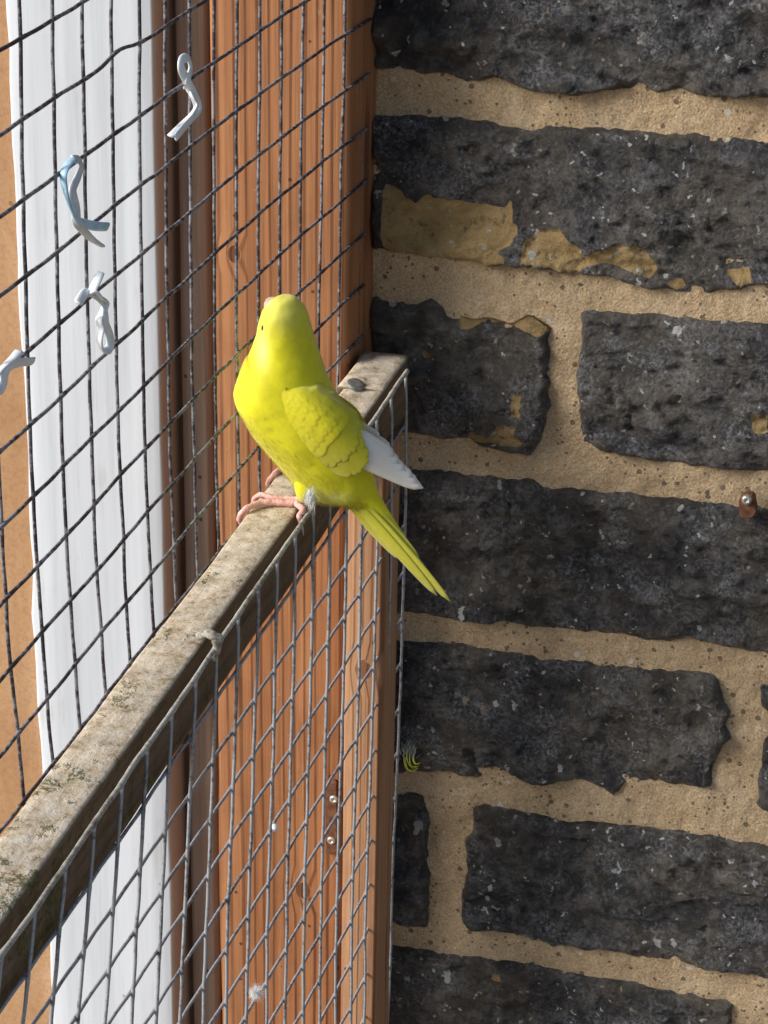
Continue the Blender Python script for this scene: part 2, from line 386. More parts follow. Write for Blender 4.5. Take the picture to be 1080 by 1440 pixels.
RUST = mat_simple('rusty_steel', (0.10, 0.04, 0.02), (0.26, 0.12, 0.065), 260, 0.7, 0.35, 0.6)
SCREW = mat_simple('screw_zinc', (0.38, 0.37, 0.31), (0.62, 0.60, 0.52), 700, 0.4, 0.6)
PLASTIC = mat_simple('white_plastic', (0.74, 0.79, 0.80), (0.86, 0.89, 0.90), 120, 0.35, 0.0, 0.1, 0.5)
PLASTIC_B = mat_simple('blue_plastic', (0.26, 0.54, 0.76), (0.66, 0.82, 0.90), 90, 0.35, 0.0, 0.1, 0.5)
PLASTIC_G = mat_simple('grey_plastic', (0.56, 0.58, 0.59), (0.78, 0.81, 0.82), 110, 0.35, 0.0, 0.1, 0.5)
YEL = mat_feather('yellow_plumage', (0.77, 0.705, 0.010), (0.82, 0.80, 0.36))
WINGM = mat_feather('wing_plumage', (0.62, 0.56, 0.010), (0.72, 0.67, 0.10), vary=0.35)  # duller copy of the body yellow, wing shade put into the colour
WHITEF = mat_feather('white_flight_feather', (0.84, 0.79, 0.62), (0.86, 0.82, 0.70), vary=0.15)
TAILM = mat_feather('tail_plumage', (0.62, 0.56, 0.04), (0.74, 0.70, 0.34), vary=0.35)
DOWN = mat_feather('white_down', (0.85, 0.85, 0.84), (0.85, 0.85, 0.84), vary=0.1)
mk = Mat('pink_skin'); _W = mk.map(); _n = mk.noise(_W, 420, 4, 0.6)
SKIN = mk.set(col=mk.ramp(_n, [(0.3, (0.60, 0.28, 0.23)), (0.55, (0.76, 0.45, 0.39)), (0.75, (0.82, 0.56, 0.50))]), rough=0.5, sub=0.3, subr=(1.0, 0.35, 0.2), subs=0.002, normal=mk.bump(mk.vor(_W, 900), 0.5, 0.0004))
BEAK = mat_simple('beak_horn', (0.70, 0.50, 0.40), (0.82, 0.68, 0.58), 300, 0.4, 0.0, 0.15)
EYE = mat_simple('eye_black', (0.012, 0.006, 0.006), (0.02, 0.01, 0.01), 100, 0.12, 0.0, 0.0, 0.6)
CLAW = mat_simple('claw_horn', (0.50, 0.38, 0.33), (0.66, 0.54, 0.48), 300, 0.45)
GROUND = mat_simple('earth', (0.16, 0.12, 0.085), (0.27, 0.21, 0.15), 30, 0.95, 0.0, 0.8)

# ------------------------------------------------------------------ ground
n = 60; gx = np.linspace(-60000, 60000, n); V = []; Fc = []
for i in range(n):
    for j in range(n):
        V.append((gx[i], gx[j], -Z0+6*fr(gx[i]/900, gx[j]/900, 0)))
for i in range(n-1):
    for j in range(n-1): Fc.append((i*n+j, (i+1)*n+j, (i+1)*n+j+1, i*n+j+1))
tag(obj('ground', V, Fc, GROUND), kind='structure')

# ------------------------------------------------------------------ stone wall
YM = 34.0          # mortar face
wall = empty('stone_wall', (150, YM+60, -Z0), 'old wall of dark sooty stone blocks pointed with sandy mortar', 'wall')
def c5(*p): return [(500+x/1.862, y/1.862) for x, y in p]
def c6(*p): return [(500+x/1.862, 400+y/1.862) for x, y in p]
def c7(*p): return [(500+x/1.862, 860+y/1.862) for x, y in p]
S = []
S.append(c5((30, -140), (400, -128), (800, -105), (1250, -80), (1260, 80), (1245, 285)) + c5((1080, 268), (980, 270), (900, 270), (850, 255), (790, 262), (720, 248), (640, 250), (580, 268), (520, 258), (440, 250), (380, 225), (345, 222), (305, 232), (285, 232), (250, 212), (120, 200), (30, 192)))
S.append(c5((30, 305), (80, 310), (180, 310), (320, 318), (390, 335), (440, 346), (478, 342), (500, 330), (600, 338), (720, 345), (800, 355), (900, 355), (1080, 370), (1330, 392), (1340, 560), (1325, 775), (1080, 765), (990, 772), (950, 785), (880, 783), (820, 778), (740, 768), (660, 740), (580, 735), (520, 725), (430, 715), (330, 708), (240, 690), (170, 685), (60, 670), (30, 668)))
S.append(c6((20, 40), (45, 40), (130, 60), (190, 40), (215, 60), (235, 85), (280, 95), (330, 100), (400, 108), (440, 90), (470, 100), (505, 125), (505, 180), (500, 250), (505, 330), (490, 400), (470, 450), (440, 470), (380, 455), (310, 440), (290, 420), (220, 425), (190, 410), (130, 405), (45, 400), (20, 400)))
S.append(c6((575, 84), (600, 75), (700, 80), (800, 85), (900, 95), (1000, 105), (1080, 108), (1290, 135), (1300, 330), (1285, 535), (1080, 510), (950, 500), (860, 495), (800, 480), (720, 470), (640, 455), (580, 430), (572, 330), (565, 240), (580, 180)))
S.append(c6((60, 487), (130, 490), (200, 495), (330, 505), (400, 512), (460, 520), (520, 540), (590, 545), (640, 555), (700, 548), (760, 560), (830, 565), (900, 575), (960, 580), (1080, 598), (1400, 640), (1410, 800)) + c7((1400, 178), (1080, 135), (1000, 122), (920, 100), (870, 88), (830, 98), (770, 98), (680, 80), (580, 70), (480, 58), (400, 45), (330, 42), (240, 38), (180, 28), (115, 25), (60, 22)))
S.append(c7((60, 80), (115, 85), (200, 92), (250, 90), (330, 105), (420, 115), (520, 130), (640, 148), (740, 155), (820, 165), (940, 178), (955, 200), (965, 250), (985, 270), (970, 310), (985, 350), (960, 370), (940, 410), (930, 480), (850, 475), (780, 468), (715, 465), (670, 505), (630, 485), (590, 462), (520, 465), (450, 475), (420, 455), (390, 435), (350, 432), (320, 455), (260, 450), (230, 438), (180, 440), (150, 430), (110, 440), (60, 432)))
S.append(c7((1052, 200), (1080, 202), (1300, 232), (1450, 250), (1460, 400), (1450, 580), (1080, 538), (1043, 528), (1045, 430), (1054, 360), (1076, 318), (1078, 285), (1050, 262)))
S.append(c7((60, 482), (95, 485), (150, 485), (178, 498), (188, 560), (185, 640), (192, 720), (188, 850), (130, 840), (95, 830), (60, 826)))
S.append(c7((300, 520), (340, 520), (420, 530), (500, 545), (540, 560), (640, 562), (740, 575), (840, 585), (900, 595), (1080, 625), (1240, 650), (1250, 820), (1235, 1003), (1080, 978), (900, 950), (800, 935), (700, 920), (650, 905), (560, 895), (470, 880), (380, 862), (300, 850), (270, 820), (265, 760), (280, 690), (275, 620), (295, 580)))
S.append(c7((50, 885), (90, 890), (150, 892), (230, 910), (330, 920), (430, 930), (520, 950), (600, 965), (730, 985), (850, 1010), (970, 1032), (988, 1042), (985, 1120), (990, 1260), (800, 1235), (500, 1200), (250, 1170), (50, 1150)))
S.append(c7((1110, 1062), (1300, 1090), (1520, 1120), (1520, 1330), (1100, 1275)))
# flaked patches of bare sandstone: (stone index, polygon)
FLK = {1: [c5((70, 488), (115, 500), (160, 530), (185, 508), (260, 525), (340, 545), (385, 552), (403, 530), (405, 580), (425, 605), (405, 640), (370, 660), (395, 690), (330, 700), (240, 690), (150, 680), (70, 665)),
           c5((430, 690), (440, 635), (480, 605), (530, 602), (570, 640), (600, 665), (650, 650), (690, 638), (745, 650), (775, 675), (790, 705), (765, 735), (700, 705), (650, 690), (600, 700), (560, 735), (545, 720), (480, 695)),
           c5((960, 715), (1030, 705), (1032, 750), (1000, 755)), c5((810, 745), (850, 735), (865, 760), (830, 768))],
       2: [c6((285, 420), (300, 388), (345, 405), (372, 370), (420, 370), (415, 398), (440, 410), (430, 430), (370, 420), (320, 418)), c6((405, 290), (430, 290), (432, 350), (405, 350)),
           c6((225, 60), (250, 62), (275, 122), (300, 118), (340, 102), (400, 112), (470, 138), (505, 130), (470, 80), (420, 70), (330, 90)), c6((170, 180), (190, 175), (200, 190), (180, 198))],
       3: [c6((1030, 340), (1075, 350), (1075, 400), (1040, 395))], 9: [c7((350, 950), (375, 950), (380, 968), (355, 968))]}
def cz(*q): return [((540+a/2, b/2), (540+c/2, d_/2)) for a, b, c, d_ in q]
CUTS = {0: cz((235, 160, 238, 240), (60, 150, 200, 162), (1000, 140, 1060, 90), (300, 225, 330, 190)), 1: cz((640, 632, 870, 628), (395, 490, 365, 640), (600, 580, 585, 700), (915, 590, 910, 700), (960, 745, 1080, 742), (130, 430, 128, 480), (165, 425, 250, 412)),
        2: cz((320, 1020, 318, 1110), (345, 1030, 346, 1090)), 3: cz((640, 1090, 640, 1150), (668, 1100, 670, 1160), (690, 1170, 690, 1210), (720, 1050, 860, 1040)),
        4: cz((350, 1420, 352, 1480), (390, 1430, 388, 1500), (200, 1700, 330, 1720)), 5: [((670, 870+200), (690, 870+205)), ((852, 1050), (850, 1095)), ((905, 1060), (918, 1045)), ((667, 1085), (665, 1060))], 8: [((990, 1310), (990, 1345)), ((775, 1240), (777, 1290))]}
def seg_dist(P, poly):
    A = poly; B = np.roll(poly, -1, 0); d = np.full(len(P), 1e9)
    for a, b in zip(A, B):
        ab = b-a; t = np.clip(((P-a)@ab)/(ab@ab+1e-9), 0, 1); q = a+t[:, None]*ab
        d = np.minimum(d, np.linalg.norm(P-q, axis=1))
    return d
def inside(P, poly):
    r = np.zeros(len(P), bool); A = poly; B = np.roll(poly, -1, 0)
    for a, b in zip(A, B):
        c = (a[1] > P[:, 1]) != (b[1] > P[:, 1])
        with np.errstate(divide='ignore', invalid='ignore'):
            r ^= c & (P[:, 0] < (b[0]-a[0])*(P[:, 1]-a[1])/(b[1]-a[1])+a[0])
    return r
def wallxz(px):
    p = ony(px, YM-6); return (p[0], p[2])
def stone(poly, step, seed, flakes=(), cuts=(), proud=4.8):
    poly = np.array(poly); out = []
    for a, b in zip(poly, np.roll(poly, -1, 0)):
        k = max(1, int(np.linalg.norm(b-a)/(step*1.1)))
        for i in range(k):
            p = a+(b-a)*i/k
            out.append(p+np.array([fr(p[0], p[1], seed, 0.16, 3), fr(p[0], p[1], seed+9, 0.16, 3)])*1.3)
    poly = np.array(out)
    lo, hi = poly.min(0), poly.max(0)
    gx_, gz_ = np.meshgrid(np.arange(lo[0], hi[0], step), np.arange(lo[1], hi[1], step*0.95))
    G = np.stack([gx_.ravel(), gz_.ravel()], -1)+rng.uniform(-0.3, 0.3, (gx_.size, 2))*step
    G = G[inside(G, poly)]; G = G[seg_dist(G, poly) > step*0.55]
    allp = np.vstack([poly, G]); nb = len(poly)
    r = delaunay_2d_cdt([Vector(p) for p in allp], [], [list(range(nb))], 1, 1e-5)
    P = np.array([tuple(v) for v in r[0]]); faces = r[2]
    d = seg_dist(P, poly)
    flk = np.zeros(len(P))
    for fp in flakes:
        fp = np.array(fp); dd = seg_dist(P, fp); ins = inside(P, fp)
        flk = np.maximum(flk, np.clip(np.where(ins, 0.55+dd/3.0, 0.45-dd/4.0), 0, 1))
    cutd = None
    for ca, cb in cuts:
        ca, cb = np.array(ca), np.array(cb); ab = cb-ca; tt_ = np.clip(((P-ca)@ab)/(ab@ab), 0, 1)
        dd = np.linalg.norm(P-ca-tt_[:, None]*ab, axis=1)+0.6*np.array([abs(fr(p_[0], p_[1], 1, 0.3, 2)) for p_ in P])
        cutd = dd if cutd is None else np.minimum(cutd, dd)
    Y = np.empty(len(P))
    for i, (x, z) in enumerate(P):
        e = min(1.0, d[i]/5.0); prof = -3.0+(proud+3.0)*(1-(1-e)**2.2)
        a = fr(x, z, seed*3.1, 0.022, 3)*2.6
        b = fr(x*0.8, z*1.25, seed*7.7, 0.085, 4)*2.5
        rd = (1-abs(noise.noise(Vector((x*0.05, z*0.09, seed*2.3)))*2))
        crack = -1.6*max(0, rd-0.86)/0.14*max(0, fr(x, z, seed+3, 0.02, 2)+0.15)
        c = fr(x, z, seed*1.3, 0.27, 3)*1.0
        n_ = fr(x*0.75, z*1.3, seed*5.9, 0.040, 4)*4.2; k_ = math.floor(n_); f_ = n_-k_
        f_ = min(1, max(0, (f_-0.38)/0.24)); terr = (k_+f_*f_*(3-2*f_))*1.25
        h = prof+(a+b+c+crack+terr)*min(1, d[i]/4.0+0.15)
        if d[i] > 3.5:
            fl_ = 1.1*min(1, (d[i]-3.5)/3.0)-1.0*max(0, 1-(d[i]-3.5)/3.0); h = h if h > fl_+0.8 else fl_+0.8*math.exp((h-fl_-0.8)/1.6)
        if cutd is not None: h -= 3.0*math.exp(-(cutd[i]/1.1)**2)*(0.6+0.5*fr(x, z, 4.4, 0.2, 2))
        if flk[i] > 0.5: h = max(h*0.8-0.4, 1.5)
        Y[i] = YM-h
    V = np.stack([P[:, 0], Y, P[:, 1]], -1)
    # skirt into the mortar
    bd = [i for i in range(len(P)) if d[i] < 1e-4]
    order = sorted(bd, key=lambda i: np.argmin(np.linalg.norm(poly-P[i], axis=1)))
    sk = V[order].copy(); sk[:, 1] = YM+12; n0 = len(V); V = np.vstack([V, sk])
    Fc = [tuple(f) for f in faces]; k = len(order)
    # orient front faces towards -Y
    f2 = []
    for f in Fc:
        a, b, c_ = V[f[0]], V[f[1]], V[f[2]]
        nn = np.cross(b-a, c_-a); f2.append(f if nn[1] < 0 else f[::-1])
    for i in range(k):
        j = (i+1) % k; f2.append((order[i], n0+i, n0+j, order[j]))
    flk = np.concatenate([flk, np.zeros(k)])
    return V, f2, flk
for i, px in enumerate(S):
    V, Fc, flk = stone([wallxz(p) for p in px], 1.6, i*1.37+0.5, [[wallxz(p) for p in fp] for fp in FLK.get(i, [])], [(wallxz(a), wallxz(b)) for a, b in CUTS.get(i, [])])
    o = obj('stone', V, Fc, STONE, wall, True, {'flake': flk})
# the courses carry on beyond the frame
XR, XL = 900.0, -700.0
tops = [max(wallxz(p)[1] for p in px) for px in S]; 
def blockrow(z0, z1, x0, x1, seed):
    x = x0; k = 0
    while x < x1-60:
        w_ = random.uniform(120, 250); xe = min(x+w_, x1)
        r_ = lambda: random.uniform(-3, 3)
        poly = [(x+r_(), z0+r_()), ((x+xe)/2, z0+r_()), (xe+r_(), z0+r_()), (xe+r_(), (z0+z1)/2), (xe+r_(), z1+r_()), ((x+xe)/2, z1+r_()), (x+r_(), z1+r_()), (x+r_(), (z0+z1)/2)]
        V, Fc, flk = stone(poly, 6.0, seed+k*0.71); k += 1
        obj('stone', V, Fc, STONE, wall, True, {'flake': flk})
        x = xe+random.uniform(11, 17)
ext = {}
for i in (0, 1, 3, 4, 6, 8, 10):
    q = np.array([wallxz(p) for p in S[i]]); xr = q[:, 0].max(); sel = q[q[:, 0] > xr-30]
    blockrow(sel[:, 1].min(), sel[:, 1].max(), xr+14, XR, 40+i*3.3)
z = max(wallxz(p)[1] for p in S[0])+14; k = 0
while z < 520:
    h = random.uniform(68, 84); blockrow(z, z+h, -60+random.uniform(-60, 0), XR, 80+k*5.1); z += h+13; k += 1
z = min(wallxz(p)[1] for p in S[9])-16
while z > -Z0+40:
    h = random.uniform(72, 90); blockrow(z-h, z, -60+random.uniform(-60, 0), XR, 140+k*5.1); z -= h+13; k += 1
# mortar bed: fine in view, coarse around
def sheet(xs, zs, amp):
    V = []; Fc = []; nz = len(zs)
    for x in xs:
        for z in zs:
            a = fr(x, z, 3.3, 0.03, 3)*1.2+fr(x, z, 8.1, 0.16, 4)*amp
            V.append((x, YM-a, z))
    for i in range(len(xs)-1):
        for j in range(nz-1): Fc.append((i*nz+j, (i+1)*nz+j, (i+1)*nz+j+1, i*nz+j+1))
    return V, Fc
xs = np.concatenate([np.linspace(XL, -42, 20)[:-1], np.arange(-40, 245, 1.9), np.linspace(248, XR, 40)])
zs = np.concatenate([np.linspace(-Z0-20, -690, 30)[:-1], np.arange(-690, -45, 1.9), np.linspace(-40, 560, 40)])
V, Fc = sheet(xs, zs, 0.9)
n0 = len(V); b = 120.0
V += [(XL, YM+b, -Z0-20), (XR, YM+b, -Z0-20), (XR, YM+b, 560), (XL, YM+b, 560)]
nz = len(zs); nx_ = len(xs); idx = lambda i, j: i*nz+j
Fc += [(n0, n0+3, n0+2, n0+1)]
Fc += [tuple([idx(0, j) for j in range(nz)]+[n0+3, n0]), tuple([idx(nx_-1, j) for j in range(nz-1, -1, -1)]+[n0+1, n0+2]), tuple([idx(i, nz-1) for i in range(nx_)]+[n0+2, n0+3])]
obj('mortar', V, Fc, MORTAR, wall)

# ------------------------------------------------------------------ timbers against the wall
ZB, ZT = -Z0, 420.0
V, Fc = roughbox(-66, 0.0, -7, 35, ZB, ZT, 7, 2.2, 0.7, 1)
post = empty('timber_post', (-33, 14, ZB), 'reddish brown sawn timber post standing in the corner against the stone wall', 'post')
obj('shaft', V, Fc, POST, post, True)
# hinge plate with two screws on the post
pl = empty('hinge_plate', onx((466, 1150), 0), 'small rusty metal plate with two screws fixed to the brown post', 'plate')
YP = -7.6
pc = [ony(p, YP) for p in [(458, 1098), (474, 1096), (475, 1199), (459, 1200)]]
def plate(c, y0, th, name, mat, parent, rnd=1.2):
    c = np.array(c); cen = c.mean(0); ring = []
    for i in range(4):
        a, b, d = c[i-1], c[i], c[(i+1) % 4]
        u = (a-b)/np.linalg.norm(a-b); v = (d-b)/np.linalg.norm(d-b)
        for t in (0, 0.5, 1): ring.append(b+u*rnd*(1-t)**1.5+v*rnd*t**1.5)
    ring = np.array(ring); m_ = len(ring)
    back = ring.copy(); back[:, 1] = y0+0.6; mid = ring.copy(); mid[:, 1] = y0-th+0.25; fr_ = cen+(ring-cen)*0.94; fr_[:, 1] = y0-th
    V = np.vstack([back, mid, fr_]); F_ = [tuple(range(2*m_, 3*m_))]
    for l in range(2):
        for k in range(m_): F_.append((l*m_+k, l*m_+(k+1) % m_, (l+1)*m_+(k+1) % m_, (l+1)*m_+k))
    o = obj(name, V, F_, mat, parent, False); recalc(o); return o
plate(pc, YP+0.4, 1.6, 'leaf', RUST, pl)
def screw(cen, r, name, mat, parent, ax=(0, -1, 0), hgt=1.0, cross=True):
    ax = np.array(ax, float); ax /= np.linalg.norm(ax); u = np.cross(ax, [0.3, 0.2, 0.9]); u /= np.linalg.norm(u); v = np.cross(ax, u); nn = 20; V = []; F_ = []
    prof = [(r, -1.2), (r, 0.15), (r*0.86, hgt*0.75), (r*0.55, hgt), (r*0.42, hgt*0.98), (r*0.3, hgt*0.35 if cross else hgt)]
    for (rr, h) in prof:
        for k in range(nn):
            a = 2*math.pi*k/nn; q = rr*(1+(0.35*math.cos(4*a) if (cross and rr < r*0.5) else 0))
            V.append(np.array(cen)+ax*h+q*(u*math.cos(a)+v*math.sin(a)))
    for l in range(len(prof)-1):
        for k in range(nn): F_.append((l*nn+k, l*nn+(k+1) % nn, (l+1)*nn+(k+1) % nn, (l+1)*nn+k))
    F_.append(tuple((len(prof)-1)*nn+k for k in range(nn)))
    o = obj(name, V, F_, mat, parent, True); recalc(o); return o
for p in [(469.5, 1124), (466, 1182)]:
    screw(ony(p, YP-1.2), 2.3, 'screw', SCREW, pl)
# knot on the stile side is in its wood; white painted board, tan board, recess members
V, Fc = roughbox(-166, -93.5, -3, 34, ZB, ZT, 9, 2.0, 0.9, 4, warp=lambda x, y, z: (x+(1.6*fr(z*0.9, 4, 1, 0.035, 4) if x < -150 else 0), y, z))
wb = empty('painted_post', (-130, 15, ZB), 'white painted timber post with a bare edge behind the wire mesh', 'post')
obj('shaft', V, Fc, WHITE, wb)
V, Fc = roughbox(-640, -160, 5, 33, ZB, ZT, 22, 1.5, 0.5, 6)
tb = empty('fibreboard_panel', (-400, 18, ZB), 'plain tan board panel beside the white painted post', 'board')
obj('sheet', V, Fc, PLY, tb)
V, Fc = roughbox(-104, -90.5, 21, 35, ZB, ZT, 6, 1.2, 0.4, 8)
bb = empty('backing_strip', (-97, 28, ZB), 'narrow dark brown timber strip in the gap right beside the white post', 'batten')
obj('shaft', V, Fc, BACK, bb)
V, Fc = roughbox(-90, -74.5, 13, 35, ZB, ZT, 6, 3.0, 0.4, 9)
gb = empty('grey_strip', (-82, 24, ZB), 'narrow greyish beige timber strip in the gap between brown post and white post', 'batten')
obj('shaft', V, Fc, BATTEN, gb)
V, Fc = roughbox(-74, -66.5, 17, 35, ZB, ZT, 5, 1.0, 0.3, 10)
db = empty('dark_strip', (-70, 26, ZB), 'thin dark brown timber strip tight against the brown corner post', 'batten')
obj('shaft', V, Fc, BACK, db)

# ------------------------------------------------------------------ wire mesh
SP = 25.4
CU = np.array([[3.8849, -0.1835], [-16.2535, -1.2875], [3.8233, 11.8773], [13.5722, -14.0902], [-0.0142, -2.7237], [19.7856, 5.3856], [-24.5495, 7.3992], [-43.3483, 11.7762], [-2.1901, -6.6076], [57.3146, -15.4139]])
CL = np.array([[14.753, -9.1698], [-66.0976, 26.8309], [-21.1233, 33.705], [76.2993, -56.8151], [-15.594, 19.5815], [178.8404, -100.071], [-107.6861, 55.8755], [-26.0828, -2.9398], [-39.9943, 29.259], [9.9274, 1.1492]])
def warp3(c, a, b):
    return sum(np.array(c[i])*(a**p*b**q_) for i, (p, q_) in enumerate((p, q_) for p in range(4) for q_ in range(4-p)))
def up_node(k, j):
    kc, jc = min(max(k, -0.5), 15.2), min(max(j, -0.5), 10.3)
    d = warp3(CU, kc/15, jc/10)
    return np.array([0.0, (k-15)*SP+d[0], -j*SP+d[1]])
def lo_node(k, j):
    kc, jc = min(max(k, -3), 15.2), min(max(j, 0), 12.5)
    d = warp3(CL, kc/15, jc/14)
    return np.array([29.536-0.017635*j*SP, 3.69+(k-15)*SP+d[0], -244.845-j*SP+d[1]])
def wire(node, fixed, lo, hi, horiz, r, dx, seed, crimp):
    P = []; R_ = []; sub = 6
    ts = np.arange(lo*sub, hi*sub+1)/sub
    for t in ts:
        p = node(t, fixed) if horiz else node(fixed, t)
        jx = dx+crimp*math.cos(2*math.pi*t)*0.5
        wob = np.array([0.3*fr(t, seed, 1, 0.6, 2), 0.5*fr(t, seed, 5, 0.6, 3)*(0 if horiz else 1.4), 0.55*fr(t, seed, 9, 0.6, 3)*(1 if horiz else 0)])
        if node is up_node and horiz and fixed == 1: wob[2] += 2.3*math.exp(-((t-4.15)/0.55)**2)
        P.append(p+np.array([jx, 0, 0])+wob)
        f = abs(t-round(t)); R_.append(r*(1+(0.16 if f < 0.02 else 0)+0.05*fr(t*9, seed, 2, 1, 3)))
    return tube(P, R_, 8)
um = empty('wire_mesh_panel', (0, -200, -254), 'tarnished dark square wire mesh rising from the wooden rail up the brown post', 'wire mesh')
for j in range(-5, 11):
    V, Fc = wire(up_node, j, -8, 15.15, True, 0.68, 0.6, j*3.1+50, -0.2); obj('horizontal_wire', V, Fc, WIRE_UP, um)
for k in range(-8, 16):
    V, Fc = wire(up_node, k, -5.2, 10.05, False, 0.64, -0.6, k*2.3, 0.12); obj('vertical_wire', V, Fc, WIRE_UP, um)
# a kink in the second wire
gate = empty('mesh_gate', (15, -300, -700), 'low gate of weathered timber rail and stile with galvanised wire mesh below', 'gate')
for j in range(0, 24):
    V, Fc = wire(lo_node, j, -9, 15.1, True, 0.70 if j else 1.05, -0.6 if j else 0.6, j*4.7+7, 0.3 if j else 0.2); obj('horizontal_wire', V, Fc, LIMED if j == 0 else WIRE_LO, gate)
for k in range(-9, 16):
    V, Fc = wire(lo_node, k, 0.0, 23.2, False, 0.70, 0.6, k*1.9+90, -0.15); obj('vertical_wire', V, Fc, WIRE_LO, gate)

# ------------------------------------------------------------------ gate timbers
def ztop(y): return -238.8+y*0.0345
def rwarp(x, y, z):
    t = (y+480)/480; zz = ztop(y)+z*(1+0.10*(1-t))
    return (x-(1.6*t if x > 12 else 0), y, zz)
V, Fc = roughbox(5.0, 25.4, -760, -22, -29, 0, 3.0, 1.3, 1.0, 12, long='y', warp=rwarp)
obj('top_rail', V, Fc, RAIL, gate)
V, Fc = roughbox(2.4, 26.4, -30, 11, -28.0, 1.2, 2.6, 1.8, 1.5, 15, long='y', warp=rwarp)
obj('rail_end', V, Fc, RAIL, gate)
V, Fc = roughbox(10.0, 28.0, -38, -10, -1000, -266, 5, 1.3, 0.5, 13)
obj('stile', V, Fc, STILE, gate)
e = onz((500, 543), ztop(-20)+1.5)
screw(e+np.array([0, 0, 1.2]), 4.0, 'nail_head', NAILM, gate, (0.25, -0.2, 1), 0.7, False)
# bent staple nail over the top wire
s0 = onx((298, 897), 29.5)
pth = smoothpath([s0+np.array([-6, 1, -1]), s0+np.array([-2, 0, 1.5]), s0+np.array([1.0, -0.5, 1.2]), s0+np.array([3.4, 0.5, 0.2])], 5)
V, Fc = tube(pth, [1.6]*6+[1.9]*5+[1.6]*5, 8, 0.7); obj('staple', V, Fc, LIMED, gate)
pth = smoothpath([s0+np.array([1.2, 0, 0.5]), s0+np.array([1.6, 1, -4]), s0+np.array([0.2, 1.5, -10])], 5)
V, Fc = tube(pth, [1.7]*4+[1.5]*4+[1.0]*3, 8); obj('staple', V, Fc, LIMED, gate)

# ------------------------------------------------------------------ budgerigar
YB = -150.0
bird = empty('budgerigar', (14, YB, ztop(YB)), 'bright yellow budgie perched on the weathered wooden rail with its back half turned', 'bird')
PAIRS = [((392, 417.5), (396, 417.5), 1.5), ((380, 421), (411, 420), 6.5), ((370, 430), (422, 429), 10), ((364, 444), (431, 442), 12), ((359, 468), (439, 466), 13), ((352, 488), (445, 488), 14), ((342, 505), (451, 506), 16),
         ((332, 528), (460, 531), 18.5), ((329, 548), (467, 548), 20), ((334, 568), (475, 564), 20.5), ((347, 591), (487, 583), 20.5), ((364, 614), (499, 606), 19.5), ((383, 639), (511, 634), 17.5),
         ((400, 659), (520, 656), 15.5), ((417, 680), (526, 674), 13), ((441, 697), (530, 686), 10.5), ((470, 703), (532, 693), 8), ((488, 707), (538, 702), 6.0), ((505, 722), (545, 714), 4.2), ((522, 742), (556, 733), 3.0), ((540, 762), (568, 753), 2.2), ((556, 778), (578, 771), 1.0)]
ctrs = []; hs = []
for a, b, bw in PAIRS:
    a, b = np.array(a), np.array(b); m_ = (a+b)/2; half = np.linalg.norm(b-a)/2; e_ = (b-a)/np.linalg.norm(b-a)
    c = ony(m_, YB); A = ony(m_+e_, YB)-c; nrm_ = np.linalg.norm(A); n_ = A/nrm_        # mm per px along the pair
    yp = (topx(c+np.array([0, 1, 0]))-topx(c))@e_
    hh = math.sqrt(max((half*0.35)**2, half**2-(bw*yp)**2))*nrm_
    ctrs.append(c); hs.append((n_, hh, bw))
ctrs = np.array(ctrs); NN = np.array([h[0] for h in hs]); HA = np.array([h[1] for h in hs]); HB = np.array([h[2] for h in hs])
sub = 5
cs = smoothpath(ctrs, sub); ns = smoothpath(NN, sub); ha = smoothpath(HA[:, None], sub)[:, 0]; hb = smoothpath(HB[:, None], sub)[:, 0]
seg = 56; V = []
for i in range(len(cs)):
    n_ = ns[i]/np.linalg.norm(ns[i])
    for k in range(seg):
        a = 2*math.pi*k/seg; ca, sa = math.cos(a), math.sin(a)
        p = cs[i]+n_*max(ha[i], 0.4)*ca+np.array([0, 1, 0])*max(hb[i], 0.4)*sa
        V.append(p)
V = np.array(V)
dirs = V-np.repeat(cs, seg, 0); dirs /= np.linalg.norm(dirs, axis=1)[:, None]+1e-9
for i in range(len(V)):
    x, y, z = V[i]; V[i] += dirs[i]*(0.55*fr(x, y, z, 0.07, 3)+0.22*fr(x, y, z, 0.3, 2))
Fc = []
for i in range(len(cs)-1):
    for k in range(seg): Fc.append((i*seg+k, (i+1)*seg+k, (i+1)*seg+(k+1) % seg, i*seg+(k+1) % seg))
Fc.append(tuple(range(seg))); Fc.append(tuple((len(cs)-1)*seg+k for k in range(seg-1, -1, -1)))
def gauss(px, c, s): 
    d = (px-np.array(c))/np.array(s); return np.exp(-(d**2).sum(-1))
def tint_of(P):
    """pale cheek, forehead and vent markings; a property of the plumage, set on the near side by photo position"""
    P = np.asarray(P); px = topx(P); near = P[..., 1] < YB+8
    cheek = gauss(px, (369, 492), (9, 26))*0.55+gauss(px, (373, 425), (9, 6))*0.8+gauss(px, (395, 440), (34, 26))*0.28
    vent = gauss(px, (440, 699), (9, 10))*0.9+gauss(px, (470, 700), (22, 7))*0.45
    return np.clip(np.where(near, cheek+vent, cheek*0.5), 0, 1)
body = obj('body', V, Fc, YEL, bird, True, {'tint': tint_of(V)}); recalc(body)
BV = V.copy(); bvh = BVHTree.FromPolygons([Vector(v) for v in V], [f for f in Fc])
axis_dir = np.gradient(cs, axis=0); axis_dir /= np.linalg.norm(axis_dir, axis=1)[:, None]
